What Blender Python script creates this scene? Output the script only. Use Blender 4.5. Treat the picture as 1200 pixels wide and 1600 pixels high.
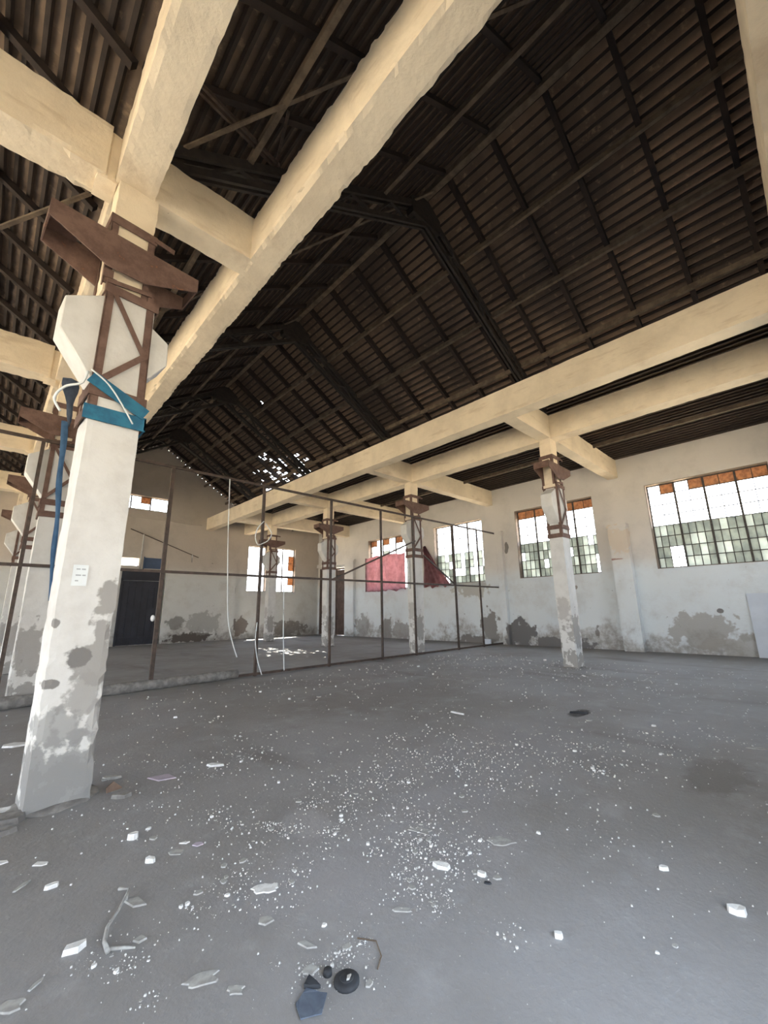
import bpy, bmesh, math, random
from mathutils import Matrix, Vector, noise
random.seed(7)
for o in list(bpy.data.objects): bpy.data.objects.remove(o)
S = bpy.context.scene
C = S.collection

# ------------------------------------------------------------------ camera
CAM_ROT = ((0.7259, -0.6876, -0.01603), (0.1488, 0.1798, -0.9724), (0.6715, 0.7035, 0.2328))
cd = bpy.data.cameras.new('camera'); cam = bpy.data.objects.new('camera', cd); C.objects.link(cam)
rx, dn, fw = (Vector(v).normalized() for v in CAM_ROT)
m = Matrix((rx, -dn, -fw)).transposed().to_4x4(); m.translation = (0, 0, 1.55)
cam.matrix_world = m
cd.sensor_fit = 'HORIZONTAL'; cd.sensor_width = 36; cd.lens = 36 * 641 / 1200; cd.clip_start = .02
S.camera = cam
# ------------------------------------------------------------------ light
S.view_settings.view_transform = 'Standard'; S.view_settings.look = 'None'
S.view_settings.gamma = 1; S.view_settings.use_curve_mapping = False
S.view_settings.exposure = 0.66
SKY = 5.6
w = bpy.data.worlds.new('sky'); S.world = w; w.use_nodes = True
nt = w.node_tree; nt.nodes.clear()
tc = nt.nodes.new('ShaderNodeTexCoord'); sp = nt.nodes.new('ShaderNodeSeparateXYZ')
rp = nt.nodes.new('ShaderNodeValToRGB'); bg = nt.nodes.new('ShaderNodeBackground'); ow = nt.nodes.new('ShaderNodeOutputWorld')
nt.links.new(tc.outputs['Generated'], sp.inputs[0]); nt.links.new(sp.outputs['Z'], rp.inputs[0])
rp.color_ramp.elements[0].position = .0; rp.color_ramp.elements[0].color = (.94, .965, 1, 1)
rp.color_ramp.elements[1].position = .7; rp.color_ramp.elements[1].color = (.67, .81, 1, 1)
nt.links.new(rp.outputs[0], bg.inputs[0]); bg.inputs[1].default_value = SKY; nt.links.new(bg.outputs[0], ow.inputs[0])

sl = bpy.data.lights.new('sun', 'SUN'); sl.energy = 31; sl.angle = math.radians(.53); sl.color = (1, .93, .80)
so = bpy.data.objects.new('sun', sl); C.objects.link(so); so.location = (0, 60, 60)
so.rotation_euler = Vector((-.12, -.36, -.92)).to_track_quat('-Z', 'Y').to_euler()

def portal(cx, cy, cz, sx, sy, direction):
    """sky portal: emits nothing, it only guides the sampling of the real sky through an opening"""
    l = bpy.data.lights.new('sky_portal', 'AREA'); l.shape = 'RECTANGLE'; l.size = sx; l.size_y = sy
    l.cycles.is_portal = True
    o = bpy.data.objects.new('sky_portal', l); C.objects.link(o); o.location = (cx, cy, cz)
    o.rotation_euler = Vector(direction).to_track_quat('-Z', 'Y').to_euler()

# ------------------------------------------------------------------ materials
def lin(c):
    return tuple((v/255/12.92 if v/255 <= .04045 else ((v/255+.055)/1.055)**2.4) for v in c) + (1,)
class NT:
    def __init__(s, name):
        s.m = bpy.data.materials.new(name); s.m.use_nodes = True; s.t = s.m.node_tree; s.n = s.t.nodes; s.l = s.t.links
        s.b = s.n['Principled BSDF']; s.tc = s.n.new('ShaderNodeTexCoord'); s.geo = s.n.new('ShaderNodeNewGeometry')
        s.b.inputs['Roughness'].default_value = .9
    def link(s, a, b): s.l.new(a, b)
    def noise(s, scale, detail=5, rough=.6, vec=None, stretch=None):
        n = s.n.new('ShaderNodeTexNoise'); n.inputs['Scale'].default_value = scale
        n.inputs['Detail'].default_value = detail; n.inputs['Roughness'].default_value = rough
        v = vec or s.tc.outputs['Object']
        if stretch:
            mp = s.n.new('ShaderNodeMapping'); mp.inputs['Scale'].default_value = stretch; s.link(v, mp.inputs[0]); v = mp.outputs[0]
        s.link(v, n.inputs['Vector']); return n.outputs['Fac']
    def ramp(s, f, a, b, c0=0., c1=1.):
        n = s.n.new('ShaderNodeMapRange'); n.interpolation_type = 'SMOOTHSTEP'
        n.inputs[1].default_value = a; n.inputs[2].default_value = b; n.inputs[3].default_value = c0; n.inputs[4].default_value = c1
        s.link(f, n.inputs[0]); return n.outputs[0]
    def math(s, op, a, b=None):
        n = s.n.new('ShaderNodeMath'); n.operation = op
        for i, v in enumerate((a, b)):
            if v is None: continue
            if isinstance(v, (int, float)): n.inputs[i].default_value = v
            else: s.link(v, n.inputs[i])
        return n.outputs[0]
    def mix(s, f, a, b):
        n = s.n.new('ShaderNodeMix'); n.data_type = 'RGBA'
        if isinstance(f, (int, float)): n.inputs[0].default_value = f
        else: s.link(f, n.inputs[0])
        for i, v in ((6, a), (7, b)):
            if isinstance(v, tuple): n.inputs[i].default_value = lin(v)
            else: s.link(v, n.inputs[i])
        return n.outputs[2]
    def sep(s, vec=None):
        n = s.n.new('ShaderNodeSeparateXYZ'); s.link(vec or s.tc.outputs['Object'], n.inputs[0]); return n.outputs
    def blotch(s, p, r, vec=None, soft=.35, nz=None, warp=.55):
        """patch with a ragged outline centred at p with radii r"""
        mp = s.n.new('ShaderNodeMapping'); mp.vector_type = 'TEXTURE'
        mp.inputs['Location'].default_value = p; mp.inputs['Scale'].default_value = r
        s.link(vec or s.tc.outputs['Object'], mp.inputs[0])
        ln = s.n.new('ShaderNodeVectorMath'); ln.operation = 'LENGTH'; s.link(mp.outputs[0], ln.inputs[0])
        d = ln.outputs['Value']
        if nz is not None: d = s.math('ADD', d, s.math('MULTIPLY', s.math('SUBTRACT', nz, .5), warp*4))
        return s.ramp(d, 1, 1-soft, 0, 1)
    def bump(s, h, strength=.3, dist=.02):
        n = s.n.new('ShaderNodeBump'); n.inputs['Strength'].default_value = strength; n.inputs['Distance'].default_value = dist
        s.link(h, n.inputs['Height']); s.link(n.outputs[0], s.b.inputs['Normal'])
    def out(s, c):
        if isinstance(c, tuple): s.b.inputs['Base Color'].default_value = lin(c)
        else: s.link(c, s.b.inputs['Base Color'])
        return s.m

def simple(name, c, c2=None, scale=6, rough=.85, bump=.2, metal=0):
    t = NT(name); t.b.inputs['Roughness'].default_value = rough; t.b.inputs['Metallic'].default_value = metal
    n = t.noise(scale, 6)
    if bump: t.bump(n, bump, .01)
    return t.out(t.mix(t.ramp(n, .35, .65), c, c2 or tuple(int(v*.8) for v in c)))

def wall_material(name, low, high, grime, blotches=(), z_blue=2.9, peel=(150, 146, 140), dens=.55):
    t = NT(name); n1 = t.noise(1.1, 8, .65); n2 = t.noise(5, 8, .7); n3 = t.noise(18, 4)
    z = t.sep()[2]; nb = t.noise(3.2, 4, .5)
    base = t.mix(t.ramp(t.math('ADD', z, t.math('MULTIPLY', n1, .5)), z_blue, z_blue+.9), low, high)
    base = t.mix(t.math('MULTIPLY', t.ramp(n1, .45, .7), .35), base, tuple(int(v*.86) for v in high))
    # damp grime rising from the floor with its own ragged outline
    zz = t.math('ADD', z, t.math('MULTIPLY', t.math('SUBTRACT', n1, .5), -3.2))
    base = t.mix(t.math('MULTIPLY', t.ramp(zz, .9, .15), t.ramp(n2, .35, .6, .35, .9)), base, grime)
    # chipped spots
    base = t.mix(t.math('MULTIPLY', t.ramp(n2, .66, .70), t.ramp(z, 4.4, 1.2, 0, 1)), base, (112, 106, 100))
    for p, r, k, col in blotches:
        base = t.mix(t.math('MULTIPLY', t.blotch(p, r, nz=nb, soft=.2), k), base, col)
    t.bump(t.math('ADD', n2, t.math('MULTIPLY', n3, .3)), .35, .03)
    return t.out(base)

M = {}
WR = [((17.0, 9.35, .45), (1, .75, .62), 1, (118, 117, 116)), ((17.0, 7.9, .12), (1, 1.4, .3), 1, (118, 117, 116)),
      ((17.0, 2.9, .75), (1, 1.05, .62), .75, (160, 157, 150)), ((17.0, 2.1, .3), (1, .9, .35), .7, (165, 162, 155)),
      ((17.0, 10.9, .7), (1, .5, .9), 1, (140, 138, 135)), ((17.0, 11.7, 2.6), (1, 1.1, .5), .8, (178, 176, 168)),
      ((17.0, 11.8, .1), (1, 1.0, .25), 1, (128, 124, 120)), ((17.0, 17.8, .5), (1, .5, .75), .9, (138, 134, 130)),
      ((17.0, 16.6, .4), (1, .8, .5), .8, (150, 146, 142)), ((17.0, 19.9, .5), (1, .7, .8), .7, (140, 136, 132)),
      ((17.0, 9.7, 4.3), (1, .1, .35), .8, (95, 90, 86)), ((17.0, 6.2, .6), (1, .12, .2), .8, (120, 115, 110)),
      ((17.0, 7.0, 2.3), (1, .25, .1), .8, (140, 130, 120)), ((17.0, 2.4, 1.35), (1, .12, .08), .9, (120, 115, 110)),
      ((16.7, 4.9, 3.95), (.4, .6, .55), .6, (214, 196, 172)), ((16.7, 5.1, 3.25), (.2, .25, .04), .8, (150, 104, 86))]
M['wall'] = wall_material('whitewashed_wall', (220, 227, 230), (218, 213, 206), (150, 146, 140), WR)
GB = [((8.6, 24.8, .25), (1.3, 1, .3), 1, (92, 86, 80)), ((7.7, 24.8, 1.1), (.5, 1, .35), .8, (128, 126, 120)),
      ((9.2, 24.8, 1.0), (1.0, 1, .7), .6, (140, 138, 132)), ((14.6, 24.8, .5), (1.4, 1, .6), .8, (120, 114, 108)),
      ((11.4, 24.8, .7), (.5, 1, .5), .9, (120, 110, 102))]
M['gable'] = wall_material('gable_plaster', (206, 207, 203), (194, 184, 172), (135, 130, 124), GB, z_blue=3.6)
def shaft_material(name, bl):
    t = NT(name); n1 = t.noise(2.2, 7, .65); n2 = t.noise(6, 5, .55)
    z = t.sep()[2]
    base = t.mix(t.ramp(n1, .35, .7), (214, 214, 211), (198, 197, 193))
    f = t.math('ADD', z, t.math('MULTIPLY', t.math('SUBTRACT', n2, .5), 2.6))
    base = t.mix(t.ramp(f, .42, .3), base, (156, 154, 150))
    for p, r, k, col in bl: base = t.mix(t.math('MULTIPLY', t.blotch(p, r, nz=n2, soft=.25, warp=.62 if len(bl) > 4 else .6), k), base, col)
    base = t.mix(t.ramp(z, 4.95, 5.15), base, (214, 194, 165))
    t.bump(n2, .5, .02)
    return t.out(base)
M['shaft'] = shaft_material('column_plaster', [((0.2, 0, .9), (.25, .5, .5), .8, (150, 147, 142)), ((0.0, .2, 1.5), (.3, .2, .35), .6, (165, 162, 158))])
G1 = (156, 154, 150)
M['shaft_near'] = shaft_material('near_column_plaster', [
    ((.42, 0, 1.72), (.12, .3, .22), 1, G1), ((.40, 0, 1.42), (.13, .3, .12), .9, (150, 147, 143)), ((.36, 0, 1.12), (.2, .3, .22), 1, G1),
    ((.22, 0, 1.18), (.10, .3, .09), 1, (122, 120, 117)), ((.30, 0, .88), (.16, .3, .22), .8, (150, 148, 144)), ((.02, 0, 1.48), (.05, .1, .05), .9, (120, 118, 115)),
    ((.04, 0, .98), (.09, .2, .04), .9, (115, 112, 108)), ((.2, 0, .12), (.7, .4, .5), .9, (138, 138, 137)), ((.12, 0, .62), (.2, .4, .16), .8, (146, 146, 144)),
    ((.44, 0, .6), (.1, .3, .3), .6, (150, 148, 145))])
def beam_material():
    t = NT('cream_painted_concrete'); n1 = t.noise(1.3, 8, .65); n2 = t.noise(9, 8, .7); n3 = t.noise(2.2, 6, .6, stretch=(.6, .6, 3))
    base = t.mix(t.ramp(n1, .35, .68), (236, 221, 195), (220, 205, 180))
    base = t.mix(t.math('MULTIPLY', t.ramp(n3, .55, .7), .35), base, (185, 160, 128))
    base = t.mix(t.ramp(n2, .70, .73), base, (120, 104, 84))
    t.bump(n2, .5, .02); return t.out(base)
M['beam'] = beam_material()
def rust_material():
    t = NT('rusty_steel'); t.b.inputs['Roughness'].default_value = .8
    n = t.noise(6, 7, .7); n2 = t.noise(30, 4)
    base = t.mix(t.ramp(n, .35, .65), (116, 92, 82), (94, 72, 64))
    base = t.mix(t.ramp(n, .62, .7), base, (135, 92, 66)); t.bump(n2, .25, .005); return t.out(base)
M['rust'] = rust_material()
M['dark_steel'] = simple('sooty_steel', (52, 46, 42), (36, 33, 32), 8, .7)
M['batten'] = simple('sooty_roof_batten', (52, 42, 36), (40, 33, 29), 5)
M['purlin'] = simple('weathered_purlin_timber', (112, 98, 83), (84, 73, 63), 5)
M['rafter'] = simple('dark_rafter_timber', (48, 37, 32), (36, 29, 26), 5)
M['pipe'] = simple('brown_painted_pipe', (84, 70, 62), (62, 52, 46), 8, .6, .1)
def tile_material():
    t = NT('sooty_clay_tiles'); n = t.noise(.45, 5, .6); n2 = t.noise(5, 7, .7); n3 = t.noise(25, 3)
    base = t.mix(t.ramp(n, .35, .65), (118, 100, 84), (80, 68, 60))
    base = t.mix(t.math('MULTIPLY', t.ramp(n2, .55, .7), .6), base, (160, 136, 110)); t.bump(n3, .3, .01)
    return t.out(base)
M['tile'] = tile_material()
def floor_material():
    t = NT('dusty_concrete_floor'); n = t.noise(.35, 8, .62); n2 = t.noise(2.2, 9, .68); n3 = t.noise(26, 6, .7); n4 = t.noise(.9, 5, .5, stretch=(1, .35, 1))
    base = t.mix(t.ramp(n, .35, .65), (149, 150, 152), (134, 133, 132))
    base = t.mix(t.math('MULTIPLY', t.ramp(n2, .5, .72), .55), base, (164, 166, 169))
    base = t.mix(t.math('MULTIPLY', t.ramp(n4, .58, .72), .5), base, (100, 96, 92))
    x, y, z = t.sep()
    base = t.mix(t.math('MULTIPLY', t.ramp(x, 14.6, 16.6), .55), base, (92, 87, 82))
    for p, r, k, col in [((6.7, 2.85, 0), (.28, .14, 1), 1, (52, 48, 46)), ((5.2, .95, 0), (.7, .3, 1), .45, (96, 90, 86)), ((2.4, 2.3, 0), (1.6, .7, 1), .35, (160, 161, 166)),
                         ((4.4, 2.9, 0), (2.2, .9, 1), .3, (156, 158, 164)), ((.55, 1.95, 0), (.28, .16, 1), .6, (98, 80, 76)), ((2.0, 3.0, 0), (.22, .25, 1), .6, (162, 162, 164)),
                         ((6.0, 6.0, 0), (3, 1.2, 1), .3, (112, 106, 102))]:
        base = t.mix(t.math('MULTIPLY', t.blotch(p, r, nz=n2, soft=.5, warp=.6), k), base, col)
    base = t.mix(t.math('MULTIPLY', t.ramp(n3, .60, .68), .35), base, (172, 172, 172))
    t.bump(t.math('ADD', n3, t.math('MULTIPLY', n2, 2)), .35, .012)
    t.b.inputs['Roughness'].default_value = .75
    return t.out(base)
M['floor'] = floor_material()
M['plaster'] = simple('white_plaster', (226, 228, 228), (205, 206, 205), 20)
M['crumb'] = simple('pale_grey_crumbs', (204, 206, 206), (182, 183, 182), 20)
M['plaster_grey'] = simple('grey_plaster', (172, 174, 172), (150, 150, 148), 20)
M['mortar'] = simple('grey_concrete_rubble', (140, 139, 136), (112, 110, 108), 9, .9, .6)
M['brown'] = simple('brown_tile_ceramic', (122, 102, 88), (104, 88, 78), 9)
M['mauve'] = simple('mauve_tile', (186, 176, 190), (170, 162, 176), 9)
M['black'] = simple('black_rubber', (38, 40, 44), (52, 56, 62), 9)
M['bluegrey'] = simple('blue_grey_cloth', (96, 108, 124), (78, 88, 104), 9)
M['blue'] = simple('blue_cloth', (44, 112, 140), (36, 92, 122), 9)
M['strap'] = simple('faded_blue_strap', (104, 146, 188), (92, 130, 170), 6)
M['navy'] = simple('navy_painted_metal', (44, 46, 56), (36, 37, 44), 2, .6)
M['bluepanel'] = simple('dusty_blue_sheet', (70, 88, 116), (60, 76, 100), 2, .6)
M['doorbrown'] = simple('brown_door_timber', (96, 80, 72), (80, 66, 60), 3)
M['white'] = simple('white_board', (212, 220, 230), (204, 212, 222), 2)
M['paper'] = simple('white_paper', (222, 228, 230), (214, 220, 222), 5, .9, 0)
M['ink'] = simple('grey_print', (170, 176, 180), (160, 166, 170), 5, .9, 0)
M['ground'] = simple('sunlit_sandy_ground', (198, 182, 156), (180, 164, 140), 1)
M['barred'] = simple('grey_window_steel', (84, 80, 76), (66, 62, 58), 8, .7, .1)
M['reveal'] = simple('shade_toned_reveal', (146, 132, 120), (126, 114, 104), 6)  # grey-brown puts the shade of unlit window reveals into the colour
M['leaf'] = simple('yellow_green_leaf', (150, 150, 60), (130, 130, 50), 30)
def glassy(name, c, transl=.6, c2=None, noise_scale=3):
    t = NT(name); n = t.noise(noise_scale, 5)
    col = t.mix(t.ramp(n, .35, .65), c, c2 or tuple(int(v*.85) for v in c))
    tr = t.n.new('ShaderNodeBsdfTranslucent'); t.link(col, tr.inputs[0]); t.link(col, t.b.inputs['Base Color'])
    t.b.inputs['Roughness'].default_value = .5
    mx = t.n.new('ShaderNodeMixShader'); mx.inputs[0].default_value = transl
    t.link(t.b.outputs[0], mx.inputs[1]); t.link(tr.outputs[0], mx.inputs[2]); t.link(mx.outputs[0], t.n['Material Output'].inputs[0]); return t.m
M['glass_dirty'] = glassy('dirty_green_grey_glass', (168, 174, 168), .5, (148, 154, 150))
M['glass_pale'] = glassy('pale_dusty_glass', (198, 204, 200), .5, (184, 190, 186))
M['glass_orange'] = glassy('orange_brown_glass', (188, 148, 112), .4, (150, 116, 92), 9)  # orange-brown tint with a finer mottle
M['cloth_pink'] = glassy('faded_pink_curtain', (176, 128, 132), .3, (150, 106, 110), 4)
M['plastic'] = glassy('translucent_plastic_rag', (190, 200, 212), .4)

# ------------------------------------------------------------------ mesh helpers
def obj(name, bm, mats, parent=None, smooth=False, loc=None):
    me = bpy.data.meshes.new(name)
    bmesh.ops.recalc_face_normals(bm, faces=bm.faces[:])
    bm.to_mesh(me); bm.free()
    if smooth:
        for p in me.polygons: p.use_smooth = True
    o = bpy.data.objects.new(name, me); C.objects.link(o)
    for k in (mats if isinstance(mats, (list, tuple)) else [mats]): me.materials.append(M[k])
    if parent: o.parent = parent
    if loc: o.location = loc
    return o
def tag(o, label, cat, group=None, kind=None):
    o['label'] = label; o['category'] = cat
    if group: o['group'] = group
    if kind: o['kind'] = kind
    return o
def thing(name, label, cat, loc=(0, 0, 0), group=None, rotz=0):
    o = bpy.data.objects.new(name, None); C.objects.link(o); o.location = loc; o.rotation_euler = (0, 0, rotz); o.empty_display_size = .2
    return tag(o, label, cat, group)
def struct(o, label=None):
    o['kind'] = 'structure'
    if label: o['label'] = label
    return o
def dup(root, loc, label, name=None):
    r = root.copy(); C.objects.link(r); r.location = loc; r['label'] = label
    for ch in list(root.children):
        c = ch.copy(); C.objects.link(c); c.parent = r
        for g in list(ch.children):
            d = g.copy(); C.objects.link(d); d.parent = c
    return r
def box(bm, x0, x1, y0, y1, z0, z1, mi=0):
    v = [bm.verts.new(p) for p in ((x0, y0, z0), (x1, y0, z0), (x1, y1, z0), (x0, y1, z0), (x0, y0, z1), (x1, y0, z1), (x1, y1, z1), (x0, y1, z1))]
    for f in ((0, 3, 2, 1), (4, 5, 6, 7), (0, 1, 5, 4), (1, 2, 6, 5), (2, 3, 7, 6), (3, 0, 4, 7)):
        fc = bm.faces.new([v[i] for i in f]); fc.material_index = mi
def bar(bm, a, b, w, h=None, up=(0, 0, 1), mi=0):
    """rectangular bar from a to b"""
    a, b = Vector(a), Vector(b); h = h or w; d = (b-a).normalized(); u = Vector(up)
    s = d.cross(u)
    if s.length < 1e-4: s = d.cross(Vector((1, 0, 0)))
    s.normalize(); u = s.cross(d).normalized()
    v = [bm.verts.new(p + s*i*w/2 + u*j*h/2) for p in (a, b) for i, j in ((-1, -1), (1, -1), (1, 1), (-1, 1))]
    for f in ((0, 1, 2, 3), (7, 6, 5, 4), (0, 4, 5, 1), (1, 5, 6, 2), (2, 6, 7, 3), (3, 7, 4, 0)):
        bm.faces.new([v[i] for i in f]).material_index = mi
def angle(bm, a, b, w, t, dirs):
    """L section: two flat legs along the directions dirs"""
    for d, e in ((dirs[0], dirs[1]), (dirs[1], dirs[0])):
        d = Vector(d); e = Vector(e); a2, b2 = Vector(a), Vector(b)
        v = [bm.verts.new(p + d*i + e*j) for p in (a2, b2) for i, j in ((0, 0), (w, 0), (w, t), (0, t))]
        for f in ((0, 1, 2, 3), (7, 6, 5, 4), (0, 4, 5, 1), (1, 5, 6, 2), (2, 6, 7, 3), (3, 7, 4, 0)): bm.faces.new([v[i] for i in f])
def tube(bm, pts, r, n=8, cap=True):
    rings = []; pts = [Vector(p) for p in pts]
    for i, p in enumerate(pts):
        d = (pts[min(i+1, len(pts)-1)] - pts[max(i-1, 0)]).normalized()
        s = d.cross(Vector((0, 0, 1)));
        if s.length < .05: s = d.cross(Vector((0, 1, 0)))
        s.normalize(); u = s.cross(d)
        rr = r[i] if isinstance(r, (list, tuple)) else r
        rings.append([bm.verts.new(p + (s*math.cos(2*math.pi*k/n) + u*math.sin(2*math.pi*k/n))*rr) for k in range(n)])
    for a, b in zip(rings, rings[1:]):
        for k in range(n): bm.faces.new((a[k], a[(k+1) % n], b[(k+1) % n], b[k]))
    if cap: bm.faces.new(rings[0][::-1]); bm.faces.new(rings[-1])
def prism(bm, poly, axis, t0, t1):
    """polygon in a plane, extruded along axis from t0 to t1"""
    def P(a, b, t): return {'x': (t, a, b), 'y': (a, t, b), 'z': (a, b, t)}[axis]
    lo = [bm.verts.new(P(a, b, t0)) for a, b in poly]; hi = [bm.verts.new(P(a, b, t1)) for a, b in poly]
    bm.faces.new(lo[::-1]); bm.faces.new(hi); n = len(poly)
    for i in range(n): bm.faces.new((lo[i], lo[(i+1) % n], hi[(i+1) % n], hi[i]))
def rough_box(x0, x1, y0, y1, z0, z1, step=.08, amp=.012, chip=.03, seed=0, cstep=None, chipz=None):
    """box with worn arrises: surface grid pushed in by noise, most at the edges"""
    bm = bmesh.new(); L = (x1-x0, y1-y0, z1-z0); ax = max(range(3), key=lambda i: L[i]); cstep = cstep or .09
    N = [max(2, round(L[i]/(step if i == ax else cstep))) for i in range(3)]
    o = (x0, y0, z0); vs = {}
    def V(i, j, k):
        key = (i, j, k)
        if key not in vs: vs[key] = bm.verts.new([o[a] + L[a]*key[a]/N[a] for a in range(3)])
        return vs[key]
    for a in range(3):
        b, c = [q for q in range(3) if q != a]
        for side in (0, N[a]):
            for i in range(N[b]):
                for j in range(N[c]):
                    q = []
                    for di, dj in ((0, 0), (1, 0), (1, 1), (0, 1)):
                        k = [0, 0, 0]; k[a] = side; k[b] = i+di; k[c] = j+dj; q.append(V(*k))
                    bm.faces.new(q)
    ctr = Vector([(o[a]+L[a]/2) for a in range(3)])
    for key, v in vs.items():
        edge = sum(1 for a in range(3) if a != ax and key[a] in (0, N[a]))
        p = v.co*1.0; s = Vector((seed*7.3, seed*3.1, 0))
        d = ctr - p; d[ax] = 0
        if d.length < 1e-6: continue
        d.normalize()
        n = noise.noise(p*1.5 + s)*amp*.6 + noise.noise(p*11 + s)*amp*.4
        if edge == 2:
            c = max(0, noise.noise(p*2.2 + s*2)*.9 + noise.noise(p*9 + s*2)*.6)*chip + abs(noise.noise(p*19+s))*chip*.45
            if chipz: c *= chipz(p)
            n += c
        v.co = p + d*n
    return bm

# ------------------------------------------------------------------ dimensions of the hall
ST = [4.71, 10.26, 15.72, 21.22]            # column stations along the hall
YG, YF = 24.8, -.85                          # far gable, near gable
XW, XL = 17.03, -10.3                        # long walls
XR, ZR = 6.0, 11.0                           # ridge
SL = .64
def roof_z(x):
    if x > 11.45: return 7.51 - (x-11.45)*.075
    if x >= XR: return ZR - SL*(x-XR)
    if x >= .3: return ZR - SL*(XR-x)
    if x >= -5: return 7.35 + SL*(.3-x)
    return 7.35 + SL*5.3 - SL*(-5-x)

# floor and ground
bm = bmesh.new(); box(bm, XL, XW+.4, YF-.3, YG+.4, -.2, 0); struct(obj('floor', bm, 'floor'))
bm = bmesh.new(); box(bm, -60, 90, -60, 110, -.5, -.21); struct(obj('ground', bm, 'ground'))

def grid_wall(name, axis, a0, a1, t0, t1, z0, top, holes, mat, step=None, taper=None):
    """wall in the plane of `axis`, cells between the openings; top is a height or function of the coordinate"""
    bm = bmesh.new()
    cuts = {a0, a1}; zc = {z0}
    for h in holes: cuts.update(h[:2]); zc.update(h[2:])
    if callable(top):
        q = a0
        while q < a1: cuts.add(q); q += step or .5
    cuts = sorted(cuts); zc = sorted(zc)
    for u, v in zip(cuts, cuts[1:]):
        if v-u < 1e-4: continue
        tz = (top((u+v)/2) if callable(top) else top)
        zz = [z for z in zc if z < tz] + [tz]
        for p, q in zip(zz, zz[1:]):
            mu, mz = (u+v)/2, (p+q)/2
            if any(h[0] < mu < h[1] and h[2] < mz < h[3] for h in holes): continue
            if axis == 'x': box(bm, t0, t1, u, v, p, q)
            else: box(bm, u, v, t0, t1, p, q)
    bmesh.ops.remove_doubles(bm, verts=bm.verts[:], dist=1e-5)
    return struct(obj(name, bm, mat))

W1 = (.5, 3.9, 2.81, 5.88); W2 = (5.77, 9.17, 2.82, 5.88); W3 = (10.95, 14.0, 2.8, 5.86); W4 = (16.0, 19.35, 2.75, 5.83)
DR = (21.62, 22.75, 0, 4.42); DK = (23.7, 24.6, 0, 4.5)
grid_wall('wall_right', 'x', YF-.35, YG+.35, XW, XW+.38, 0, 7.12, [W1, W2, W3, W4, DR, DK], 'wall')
G1h = (11.68, 13.0, 2.82, 5.73); G2h = (13.35, 15.15, 2.82, 5.75); GT = (3.0, 6.82, 7.12, 7.9); GD = (4.88, 6.87, 0, 3.83); GS = (4.75, 5.6, 4.05, 4.46)
grid_wall('wall_far', 'y', XL-.3, XW, YG, YG+.38, 0, lambda x: roof_z(x)+.13, [G1h, G2h, GT, GS], 'gable', .25)
# near gable behind the viewer: wide doorway and high windows
FH = [(-8.6, -4.4, 0, 4.6), (-.4, 2.4, 0, 3.3), (7.2, 9.2, 2.6, 5.2), (12.2, 14.4, 2.6, 5.2)]
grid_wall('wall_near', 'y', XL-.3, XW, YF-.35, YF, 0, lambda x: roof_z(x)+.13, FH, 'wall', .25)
LH = [(-.2, 4.4, 0, 4.3), (5.1, 9.9, 0, 4.3), (10.6, 15.4, 0, 4.3), (16.1, 20.9, 0, 4.3), (21.6, 24.4, 0, 4.3)]
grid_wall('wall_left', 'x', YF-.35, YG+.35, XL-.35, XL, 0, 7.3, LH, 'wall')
for h in FH: portal((h[0]+h[1])/2, YF-.4, (h[2]+h[3])/2, h[1]-h[0], h[3]-h[2], (0, 1, 0))
for h in LH: portal(XL-.4, (h[0]+h[1])/2, (h[2]+h[3])/2, h[3]-h[2], h[1]-h[0], (1, 0, 0))
for h in (W1, W2, W3, W4): portal(XW+.42, (h[0]+h[1])/2, (h[2]+h[3])/2, h[3]-h[2], h[1]-h[0], (-1, 0, 0))
for h in (G1h, G2h): portal((h[0]+h[1])/2, YG+.42, (h[2]+h[3])/2, h[1]-h[0], h[3]-h[2], (0, -1, 0))

# thicker lower panel of the far wall, left of the two bright windows
bm = rough_box(6.95, 10.95, YG-.14, YG, 0, 4.4, .3, .01, .06, 5, .3)
struct(obj('trim_1', bm, 'gable'))
# pilasters of the right wall
def pilaster(n, y0, y1, zt, dx):
    bm = rough_box(XW-dx, XW, y0, y1, 0, zt, .2, .006, .02, n, .1)
    for zz, yy in ((zt, y0),):
        box(bm, XW-dx-.02, XW, y0-.02, y1+.02, zt, zt+.14)
    struct(obj('trim_%d' % n, bm, 'wall'))
pilaster(2, 4.62, 5.25, 4.42, .33); pilaster(3, 9.83, 10.15, 4.9, .2); pilaster(4, 20.6, 21.5, 4.55, .2)
bm = bmesh.new(); box(bm, XW-.12, XW, 20.6, 24.8, 4.55, 4.8); struct(obj('trim_5', bm, 'wall'))

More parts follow.
